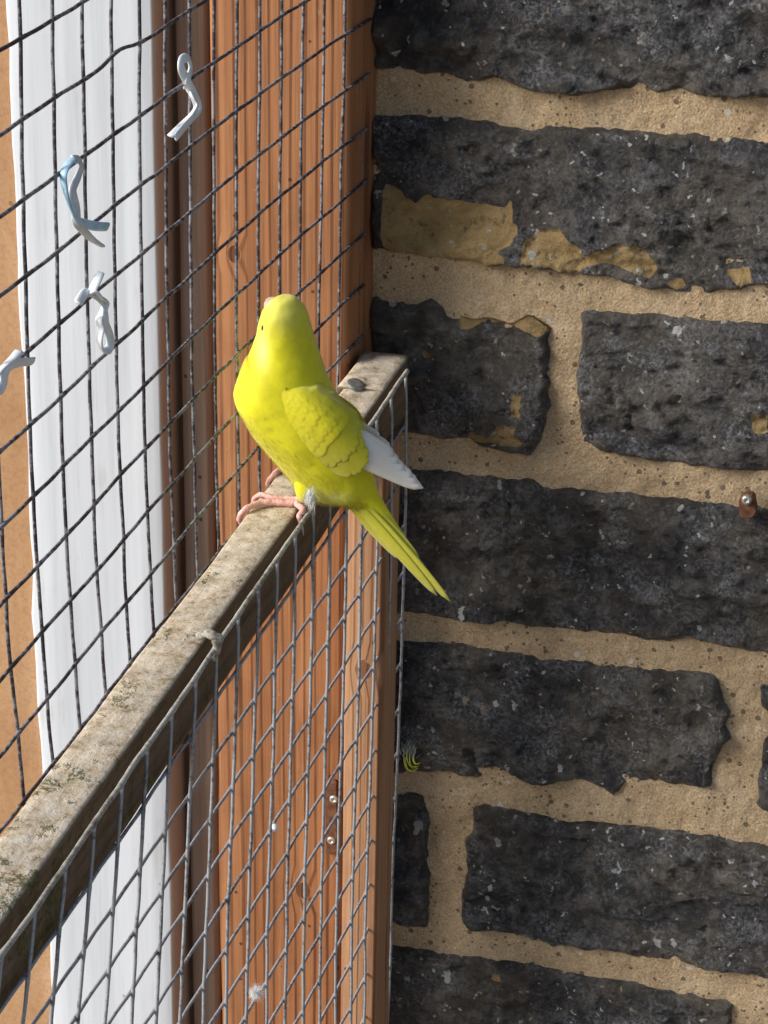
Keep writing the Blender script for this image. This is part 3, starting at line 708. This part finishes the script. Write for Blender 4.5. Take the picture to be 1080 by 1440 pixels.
# fine barbs lying along the plumage
bvv = []; bff = []
NB = 26000
ii = rng.integers(8, (len(cs)-4), NB); kk = rng.integers(0, seg, NB); fi = rng.random(NB); fk = rng.random(NB)
for t in range(NB):
    i, k = ii[t], kk[t]; a = BV[i*seg+k]; b = BV[i*seg+(k+1) % seg]; c = BV[(i+1)*seg+k]
    p = a+(b-a)*fk[t]+(c-a)*fi[t]; d = p-cs[i]; nrm_ = d/np.linalg.norm(d)
    fdir = axis_dir[i]-nrm_*(axis_dir[i]@nrm_); fdir /= np.linalg.norm(fdir)+1e-9
    s_ = np.cross(nrm_, fdir); ang = rng.normal(0, 0.14); fdir = fdir*math.cos(ang)+s_*math.sin(ang)
    L = rng.uniform(1.2, 2.6)*(0.75 if i < 25 else 1.0); lift = abs(rng.normal(0.0, 0.02)); wd = rng.uniform(0.05, 0.12)
    n0 = len(bvv); q = p-nrm_*0.15
    bvv += [q-s_*wd, q+s_*wd, q+fdir*L*0.55+nrm_*(0.10+L*lift*0.4)+s_*wd*0.7, q+fdir*L+nrm_*(0.04+L*lift)]
    bff += [(n0, n0+1, n0+2), (n0, n0+2, n0+3)]
pm = obj('plumage', bvv, bff, YEL, bird, True, {'tint': tint_of(np.array(bvv))}); tag(pm, kind='stuff')

# wing: layered feathers over the flank. wing surface = smooth shell in wing coordinates (t along, s across)
WS = np.array([406., 553.]); WA = np.array([0.757, 0.653]); WP = np.array([0.653, -0.757])
def wing_y(px, side):
    d = np.asarray(px)-WS; t = d@WA; s = d@WP
    off = sum(np.interp(t+k_, [-20, 0, 30, 70, 110, 150, 190, 240], [15.5, 18.3, 20.6, 21.2, 18.2, 13.5, 9.0, 5.0]) for k_ in (-24, -16, -8, 0, 8, 16, 24))/7
    off -= np.where(s > -8, 0.0056*(s+8)**2, 0.0026*(s+8)**2)*np.interp(t, [0, 100, 220], [1, 1, 0.35])
    return YB-off if side < 0 else YB+off
def wpt(t, s, lift, side=-1):
    px = WS+WA*t+WP*s; p = ony(px, wing_y(px, -1))
    if side > 0: p = np.array([p[0], 2*YB-p[1], p[2]])
    p = p+np.array([0.10, -0.97, 0.2])*lift*(1 if side < 0 else -1)*np.array([1 if side < 0 else -1, 1, 1 if side < 0 else -1]); return p
def feather(b, tip, w, lift0, lift1, side=-1, blunt=0.75, nl=12, nw=6, cam_=0.5, bend=0.0, fn=None):
    """b, tip in wing (t,s) px; w half width px"""
    b, tip = np.array(b, float), np.array(tip, float); ax = tip-b; L = np.linalg.norm(ax); ax /= L; pr = np.array([-ax[1], ax[0]])
    V = []; T = []
    for i in range(nl+1):
        u = i/nl
        wd = w*min(1, 0.55+u*1.2)*(1 if u < blunt else math.sqrt(max(0, 1-((u-blunt)/(1-blunt))**2)))
        wd = max(wd, 0.25)
        for j in range(nw+1):
            v = j/nw*2-1
            q = b+ax*L*u+pr*(wd*v+bend*math.sin(u*math.pi/2)*L)
            lf = lift0+(lift1-lift0)*u+cam_*(1-v*v)*(1-0.3*u)
            V.append((fn or wpt)(q[0], q[1], lf, side)); T.append(0.22*u**5+0.06*abs(v)**3)
    V = np.array(V); m_ = len(V)
    F_ = [(i*(nw+1)+j, (i+1)*(nw+1)+j, (i+1)*(nw+1)+j+1, i*(nw+1)+j+1) for i in range(nl) for j in range(nw)]
    return V, F_, T
def addfeather(name, mat, parent, *a, **k):
    V, F_, T = feather(*a, **k)
    o = obj(name, V, F_, mat, parent, True, {'tint': T})
    md = o.modifiers.new('thick', 'SOLIDIFY'); md.thickness = 0.00008; md.offset = 0
    return o
for side in (-1, 1):
    # shell under the feathers
    V = []; ts = np.linspace(8, 150, 30); ss = np.linspace(-1, 1, 14)
    for t in ts:
        lo_ = -np.interp(t, [-6, 10, 40, 75, 110, 150], [6, 24, 44, 47, 34, 6]); hi_ = np.interp(t, [-6, 10, 40, 75, 110, 150], [4, 22, 34, 32, 26, 8])
        hi_ = min(hi_+7, t*0.9) if side < 0 else -32
        for s in ss: V.append(wpt(t, lo_+(hi_-lo_)*(s+1)/2, -0.6-2.2*abs(s)**4, side))
    F_ = [(i*14+j, (i+1)*14+j, (i+1)*14+j+1, i*14+j+1) for i in range(29) for j in range(13)]
    wing = obj('wing', V, F_, WINGM, bird, True, {'tint': [0.0]*len(V)})
    md = wing.modifiers.new('thick', 'SOLIDIFY'); md.thickness = 0.0012; md.offset = -1
    # white primaries
    if side < 0:
        PR = [((98, 18), (170, 30), 9), ((98, 12), (182, 27), 9.5), ((98, 4), (196, 25), 10), ((98, -4), (211, 25), 10), ((98, -11), (222, 23.5), 10), ((98, -19), (231, 22), 9.5)]
        for i, (b_, t_, w_) in enumerate(PR):
            addfeather('primary_feather', WHITEF, wing, b_, t_, w_, -1.3+0.05*i, -0.2-0.12*i, side, 0.78)
    else:
        PR = [((70, 20), (140, 35), 9), ((72, 16), (162, 33), 10), ((74, 12), (184, 27), 10), ((76, 8), (199, 21), 10)]
        for i, (b_, t_, w_) in enumerate(PR):
            addfeather('primary_feather', WHITEF, wing, b_, t_, w_, 0.3*i, 0.3*i, side, 0.8, fn=lambda t, s, l, sd: ony(WS+WA*t+WP*s, YB+2.5-l))
    # coverts, from the longest row up to the small shoulder scallops
    rows = [(150, 85, 12.5, 9, 0.10), (124, 68, 12, 9, 0.22), (101, 50, 11.5, 9, 0), (79, 42, 10.5, 9, 0), (59, 36, 9.8, 9, 0), (41, 31, 9.0, 8, 0), (25, 26, 8.2, 7, 0), (11, 20, 7.2, 5, 0)]
    small = []
    for ri, (tt, ln, wd, cnt, lf) in enumerate(rows):
        lo_ = -np.interp(tt, [0, 11, 25, 41, 79, 101, 124, 150], [26, 38, 46, 48, 46, 44, 40, 30]); hi_ = np.interp(tt, [0, 11, 25, 41, 58, 77, 101, 124, 150], [-2, 2, 8, 20, 30, 34, 33, 30, 26])
        if side > 0: hi_ = -32; cnt = 3
        for c in range(cnt):
            s = hi_+(lo_-hi_)*(c+0.3*(ri % 2))/(cnt-1)
            s += random.uniform(-1.2, 1.2)
            t_ = tt+random.uniform(-2.0, 2.0)+(-0.22*s if s < 0 else 0.25*s)*np.interp(tt, [0, 60, 122], [1, 0.4, 0])-(max(0, s-2)*1.75 if ri == 0 else max(0, s-6)*0.7 if ri == 1 else 0)-(max(0, -s-18)*0.5 if ri < 2 else 0)
            if ri < 2: addfeather('covert_feather', WINGM, wing, (t_-ln, s*0.93+random.uniform(-1, 1)), (t_, s), wd*random.uniform(0.92, 1.1), lf-0.5, lf-0.02, side, 0.5, 22, 10, 0.12)
            else: small.append((ri, t_+random.uniform(-1.5, 1.5), s, ln, abs(hi_-lo_)/(cnt-1)*random.uniform(0.64, 0.78)))
    # the small scalloped coverts: one soft relief surface
    ts = np.arange(-8, 121, 1.1); ss = np.arange(-54, 42, 1.1); TT, SS = np.meshgrid(ts, ss, indexing='ij')
    H = np.full(TT.shape, -9.0); top = np.full(TT.shape, -1)
    for (ri, ft, fs, ln, wd) in small:
        u = TT-(ft-ln); v = (SS-fs)/wd; uu = u/ln
        edge = np.where(uu < 0.5, 1.0, np.sqrt(np.clip(1-((uu-0.5)/0.5)**2, 0, 1)))
        m_ = (uu > -0.2) & (uu < 1) & (abs(v) < edge)
        h = 0.26*np.clip((u-(ln-24))/24, 0, 1)+0.10*(1-v*v)-0.02*abs(v)
        better = m_ & ((ri > top) | ((ri == top) & (h > H)))
        H = np.where(better, h, H); top = np.where(better, ri, top)
    mask = H > -5; H = np.where(mask, H, 0)
    # fade down into the body at the rim
    e = mask.astype(float)
    for _ in range(45):
        e2 = e.copy(); e2[1:-1, 1:-1] = (e[1:-1, 1:-1]+e[:-2, 1:-1]+e[2:, 1:-1]+e[1:-1, :-2]+e[1:-1, 2:])/5; e = e2
    for _ in range(2):
        h2 = H.copy(); h2[1:-1, 1:-1] = (2*H[1:-1, 1:-1]+H[:-2, 1:-1]+H[2:, 1:-1]+H[1:-1, :-2]+H[1:-1, 2:])/6; H = h2
    H = H+0.30-6.0*np.clip((0.97-e)/0.55, 0, 1)**1.3
    V = []; ids = -np.ones(TT.shape, int); T = []
    for a in range(TT.shape[0]):
        for b in range(TT.shape[1]):
            if e[a, b] > 0.42:
                ids[a, b] = len(V); V.append(wpt(TT[a, b], SS[a, b], H[a, b]+0.10*fr(TT[a, b]*0.35, SS[a, b]*1.4, 2, 0.35, 3), side)); T.append(0.0)
    F_ = [(ids[a, b], ids[a+1, b], ids[a+1, b+1], ids[a, b+1]) for a in range(TT.shape[0]-1) for b in range(TT.shape[1]-1) if min(ids[a, b], ids[a+1, b], ids[a+1, b+1], ids[a, b+1]) >= 0]
    obj('small_coverts', V, F_, WINGM, wing, True, {'tint': T})
# tail
def tpt(t, s, lift, side):
    base = np.array([470., 668.]); A = np.array([0.678, 0.735]); Pp = np.array([0.735, -0.678])
    px = base+A*t+Pp*s
    return ony(px, YB-3+lift*-1.0)
tail = None
TF = [((20, -8), (150, -12), 8, 1.2), ((20, 6), (165, 9), 7.5, -0.8), ((22, -4), (178, -7), 8.5, 0.6), ((22, 2), (200, 2), 8.5, 0.0), ((24, -3), (222, -8.5), 7.0, 1.6), ((24, 3), (241, -0.5), 7.2, 0.9)]
for b_, t_, w_, lf in TF:
    V, F_, T = feather(b_, t_, w_, lf, lf, 0, 0.45, 16, 6, 0.5, 0, tpt)
    if tail is None:
        tail = obj('tail', V, F_, TAILM, bird, True, {'tint': T}); o = tail
    else:
        o = obj('tail_feather', V, F_, TAILM, tail, True, {'tint': T})
    md = o.modifiers.new('thick', 'SOLIDIFY'); md.thickness = 0.0005; md.offset = 0
# head: eye, cere, beak
def hit(px, back=0.0):
    d = Vector(ray(px)).normalized(); h = bvh.ray_cast(Vector(CP), d)
    return (np.array(h[0]), np.array(h[1])) if h[0] else (ony(px, YB), np.array([0, -1., 0]))
def ball(c, r, name, mat, parent, scale=(1, 1, 1), nu=16, nv=12, ax=None):
    V = []; F_ = []
    for i in range(nv+1):
        th = math.pi*i/nv
        for k in range(nu):
            a = 2*math.pi*k/nu; V.append(np.array(c)+r*np.array([math.sin(th)*math.cos(a)*scale[0], math.sin(th)*math.sin(a)*scale[1], math.cos(th)*scale[2]]))
    for i in range(nv):
        for k in range(nu): F_.append((i*nu+k, (i+1)*nu+k, (i+1)*nu+(k+1) % nu, i*nu+(k+1) % nu))
    return obj(name, V, F_, mat, parent)
p, n_ = hit((368.5, 462)); ball(p-n_*0.75, 1.15, 'eye', EYE, bird, (0.8, 0.9, 1.7))
p = ony((381.5, 428.5), YB+4)
ball(p+np.array([0, 0, 0]), 2.5, 'cere', BEAK, bird, (1.2, 1.3, 0.95))
bd = [p+np.array(v) for v in [(0.3, 1.5, -0.6), (-1.2, 4.0, -1.2), (-2.4, 6.0, -2.8), (-2.8, 7.0, -5.0), (-2.6, 6.8, -6.8)]]
V, F_ = tube(smoothpath(bd, 4), np.interp(np.linspace(0, 1, 17), [0, 0.4, 0.8, 1], [3.2, 2.8, 1.7, 0.4]), 12); obj('beak', V, F_, BEAK, bird)
# feet
zf = ztop(-152)
def toe(pts, r, parent):
    P = smoothpath(pts, 5); m_ = len(P)
    rr = np.interp(np.linspace(0, 1, m_), [0, 0.5, 0.9, 1], [r*1.15, r, r*0.85, r*0.6])*(1+0.10*np.sin(np.arange(m_)*1.7))
    V, F_ = tube(P, rr, 10); o = obj('toe', V, F_, SKIN, parent)
    d = P[-1]-P[-3]; d /= np.linalg.norm(d); q = P[-1]
    C_ = smoothpath([q-d*0.6, q+d*1.6+np.array([0, 0, -0.3]), q+d*2.6+np.array([0, 0, -1.8])], 4)
    V, F_ = tube(C_, np.interp(np.linspace(0, 1, len(C_)), [0, 1], [r*0.55, 0.15]), 8); obj('claw', V, F_, CLAW, o)
def P_(x, y, h=1.9): 
    q = onz((x, y), zf+h); return q
def foot(offset, y0):
    ank = P_(430, 703, 5)+offset
    V, F_ = tube(smoothpath([ank+np.array([2, 5, 10]), ank+np.array([1, 2.5, 4.5]), ank], 4), [2.2]*9, 10); leg = obj('leg', V, F_, SKIN, bird)
    o = offset
    le = 4.3
    lx = lambda dx, y, dz: np.array([le+dx, y, zf+dz])
    a = [P_(428, 704, 3.2)+o, P_(408, 707.5, 2.1)+o, P_(386, 706.5, 1.9)+o, P_(364, 708, 1.8)+o]
    ye = a[-1][1]-3
    a += [lx(0.3, ye-3, 1.2), lx(-1.9, ye-4, -2.2), lx(-1.6, ye-4, -5.0)]
    toe(a, 1.4, leg)
    a2 = [P_(428, 702, 3.2)+o, P_(405, 701.5, 2.0)+o, P_(384, 700, 1.8)+o]; ye = a2[-1][1]
    a2 += [lx(2, ye+2, 1.5), lx(-1.5, ye+3, -1.5), lx(-1.6, ye+3, -4.6)]
    toe(a2, 1.2, leg)
    b_ = [P_(424, 704, 3.0)+o, P_(418, 709, 2.2)+o, P_(427, 717, 1.9)+o]; yb = b_[-1][1]
    b_ += [np.array([26.8, yb-2.5, zf+0.4]), np.array([28.2, yb-3.5, zf-3.6])]
    toe(b_, 1.3, leg)
foot(np.array([0.0, 0.0, 0.0]), -150)
foot(np.array([-1.5, 37.0, 0.4]), -112)
th = ony((431, 682), YB-9); tV = []; tF = []
for i in range(13):
    a_ = math.pi*i/12
    for k in range(20):
        b_ = 2*math.pi*k/20; d = np.array([math.sin(a_)*math.cos(b_)*5.0, math.sin(a_)*math.sin(b_)*5.0, math.cos(a_)*8.0])
        tV.append(th+d*(1+0.05*fr(d[0], d[1], d[2], 0.3, 2)))
for i in range(12):
    for k in range(20): tF.append((i*20+k, (i+1)*20+k, (i+1)*20+(k+1) % 20, i*20+(k+1) % 20))
obj('thigh', tV, tF, YEL, bird, True, {'tint': tint_of(np.array(tV))})
# white leg tuft
tv = []; tf = []
c0 = ony((436, 696), YB-16)
for t in range(300):
    b_ = c0+rng.normal(0, 1, 3)*np.array([0.9, 0.9, 1.6]); L = rng.uniform(2.5, 5.5); d = np.array([rng.normal(-0.05, 0.22), rng.normal(-0.1, 0.25), -1.0]); d /= np.linalg.norm(d)
    s_ = np.cross(d, rng.normal(0, 1, 3)); s_ /= np.linalg.norm(s_); n0 = len(tv)
    tv += [b_-s_*0.09, b_+s_*0.09, b_+d*L*0.6+s_*0.06, b_+d*L]; tf += [(n0, n0+1, n0+2), (n0, n0+2, n0+3)]
tag(obj('leg_tuft', tv, tf, DOWN, bird, True, {'tint': [0.6]*len(tv)}), kind='stuff')

# ------------------------------------------------------------------ twist ties on the upper mesh
def tie(label, strands, mats):
    c = onx(strands[0][0][:2], 2); root = empty('twist_tie', c, label, 'twist tie')
    for (pts, w_), m_ in zip([(s[0:] if True else s, 1.0) for s in strands], mats):
        P = []
        for q in pts:
            xx = q[2] if len(q) > 2 else 2.2
            P.append(onx(q[:2], xx))
        P = smoothpath(P, 7)
        V, F_ = tube(P, 0.66, 10, 2.5, np.linspace(0, 2.2, len(P))); obj('strand', V, F_, m_, root)
tie('white plastic twist tie looped over the mesh in front of the dark gap', [
    [(241, 191, 4), (255, 178, 4), (274, 160, 3), (278, 148, 2.5), (270, 128, 2.8), (262, 112, 2.2), (255, 97, 1.8), (256, 84, 1.6), (264, 82, 2), (268, 96, 2.6), (264, 112, 3), (262, 122, -1.5), (270, 134, 3.4), (277, 147, 4), (272, 163, 4.6), (258, 180, 5), (247, 193, 5)]], [PLASTIC])
tie('blue and grey twist tie loop hanging with two splayed ends on the white post', [
    [(142, 345, 4), (130, 337, 3.8), (118, 325, 3.2), (108, 312, 2.8), (106, 292, 2.6), (102, 268, 2.4), (109, 250, 2.2), (114, 235, 1.8), (111, 225, 1.6), (103, 224, 1.8)],
    [(103, 224, 1.8), (95, 232, 2), (89, 246, 2.2), (92, 268, 2.2), (99, 292, 2.4), (108, 310, 3.6), (118, 314, 3.2), (134, 318, 3.4), (151, 319, 3.6)]], [PLASTIC_G, PLASTIC_B])
tie('twisted white twist tie with a long closed loop hanging over the white post', [
    [(141, 383, 3), (135, 398, 2.6), (128, 412, 1.6), (134, 410, 3.2), (141, 418, 3.6), (149, 424, 3.2), (145, 438, 2.2), (139, 450, 2.4), (142, 462, 3), (140, 478, 2.8), (143, 490, 2.6), (150, 493, 2.6), (155, 486, 2.8), (154, 472, 3), (149, 458, 3.4), (148, 445, 3.8), (146, 430, 2.4), (137, 418, 2.2), (122, 411, 0.5), (115, 418, 0.5), (110, 426, 0.5)]], [PLASTIC])
tie('pale twist tie knotted on the mesh over the tan board', [
    [(27, 494, 3.2), (17, 505, 3), (6, 515, 2.6), (-4, 527, 2.4), (-8, 540, 2.4), (-3, 549, 2.6), (4, 540, 3), (7, 526, 3.2), (14, 515, 3.6), (28, 510, 3.6), (46, 508, 3.6)]], [PLASTIC])

# ------------------------------------------------------------------ small things
# fixing in the wall
fx = empty('wall_fixing', ony((1053, 707), YM-6), 'small rusty clip with a screw fixed in the mortar joint', 'clip')
YF = YM-7
plate([ony(p, YF) for p in [(1040, 694), (1061, 690), (1066, 722), (1042, 726)]], YF+1, 5.0, 'clip_body', RUST, fx, 2.5)
screw(ony((1050, 703), YF-5), 2.4, 'screw', SCREW, fx, (0, -1, 0.15), 1.4)
def tuft(name, c, label, cat, nb, L, spread, mat, flow):
    tv = []; tf = []
    for t in range(nb):
        d = rng.normal(0, 1, 3)*spread+np.array(flow); d /= np.linalg.norm(d); l_ = rng.uniform(0.5, 1)*L; q = np.array(c)
        s_ = np.cross(d, rng.normal(0, 1, 3)); s_ /= np.linalg.norm(s_); m1 = q+d*l_*0.5+rng.normal(0, 0.06, 3)*L; m2 = q+d*l_+rng.normal(0, 0.3, 3)*L; n0 = len(tv)
        tv += [q-s_*0.045, q+s_*0.045, m1+s_*0.04, m1-s_*0.04, m2]; tf += [(n0, n0+1, n0+2, n0+3), (n0+3, n0+2, n0+4)]
    o = obj(name, tv, tf, mat, None, True, {'tint': [0.3]*len(tv)}); return tag(o, label, cat)
P0 = lo_node(6, 8); pc = onx((360, 1396), P0[0]+0.6)
tuft('down_feather', pc, 'tiny white down feather caught on the galvanised mesh', 'feather', 1500, 4.0, 1.0, DOWN, (0, 0, 0))
fr_o = empty('wall_feather', ony((578, 1062), YM-8), 'small curled grey and yellow feather stuck to the stone near the mesh', 'feather')
yf = YM-9
for q in [[(572, 1042), (568, 1060), (570, 1078), (578, 1084), (588, 1080)], [(580, 1046), (576, 1062), (578, 1076), (588, 1078)], [(577, 1040), (572, 1056), (573, 1070), (580, 1080), (590, 1076)], [(584, 1052), (581, 1066), (584, 1074), (591, 1073)], [(574, 1055), (570, 1070), (574, 1082), (583, 1085)]]:
    P = smoothpath([ony(p, yf-1.5*math.sin(i)) for i, p in enumerate(q)], 5); m_ = len(P)
    V, F_ = tube(P, np.interp(np.linspace(0, 1, m_), [0, 0.5, 1], [0.2, 0.65, 0.3]), 6, 0.5)
    obj('vane', V, F_, YEL, fr_o, True, {'tint': np.repeat(np.interp(np.linspace(0, 1, m_), [0, 0.35, 0.6], [0.8, 0.5, 0.1]), 6)})
tv = []; tf = []; c0 = ony((576, 1060), yf)
for t in range(160):
    q = c0+rng.normal(0, 1.2, 3)*np.array([1, 0.5, 1]); d = np.array([rng.normal(-0.1, 0.35), rng.normal(-0.2, 0.3), 1.0]); l_ = rng.uniform(3, 7.5); s_ = np.cross(d, [0, 1, 0]); s_ /= np.linalg.norm(s_); n0 = len(tv)
    tv += [q-s_*0.1, q+s_*0.1, q+d*l_*0.5+s_*0.08+rng.normal(0, 0.3, 3), q+d*l_+rng.normal(0, 0.7, 3)]; tf += [(n0, n0+1, n0+2), (n0, n0+2, n0+3)]
GREYD = mat_feather('grey_down', (0.42, 0.42, 0.40), (0.5, 0.5, 0.48), vary=0.2)
tag(obj('fluff', tv, tf, GREYD, fr_o, True, {'tint': [0.0]*len(tv)}), kind='stuff')
# a blob of dropping on the mesh
pd = onx((385.5, 1164), lo_node(7, 6)[0]+0.8)
V = []; F_ = []
for i in range(9):
    th = math.pi*i/8
    for k in range(12):
        a = 2*math.pi*k/12; d = np.array([math.sin(th)*math.cos(a), math.sin(th)*math.sin(a), math.cos(th)])
        V.append(pd+d*(1.7+0.5*fr(d[0]*3, d[1]*3, d[2]*3))*np.array([1, 1.25, 0.9]))
for i in range(8):
    for k in range(12): F_.append((i*12+k, (i+1)*12+k, (i+1)*12+(k+1) % 12, i*12+(k+1) % 12))
tag(obj('dropping', V, F_, DOWN, None, True, {'tint': [0.0]*len(V)}), 'small white bird dropping stuck on a galvanised mesh wire', 'dropping')
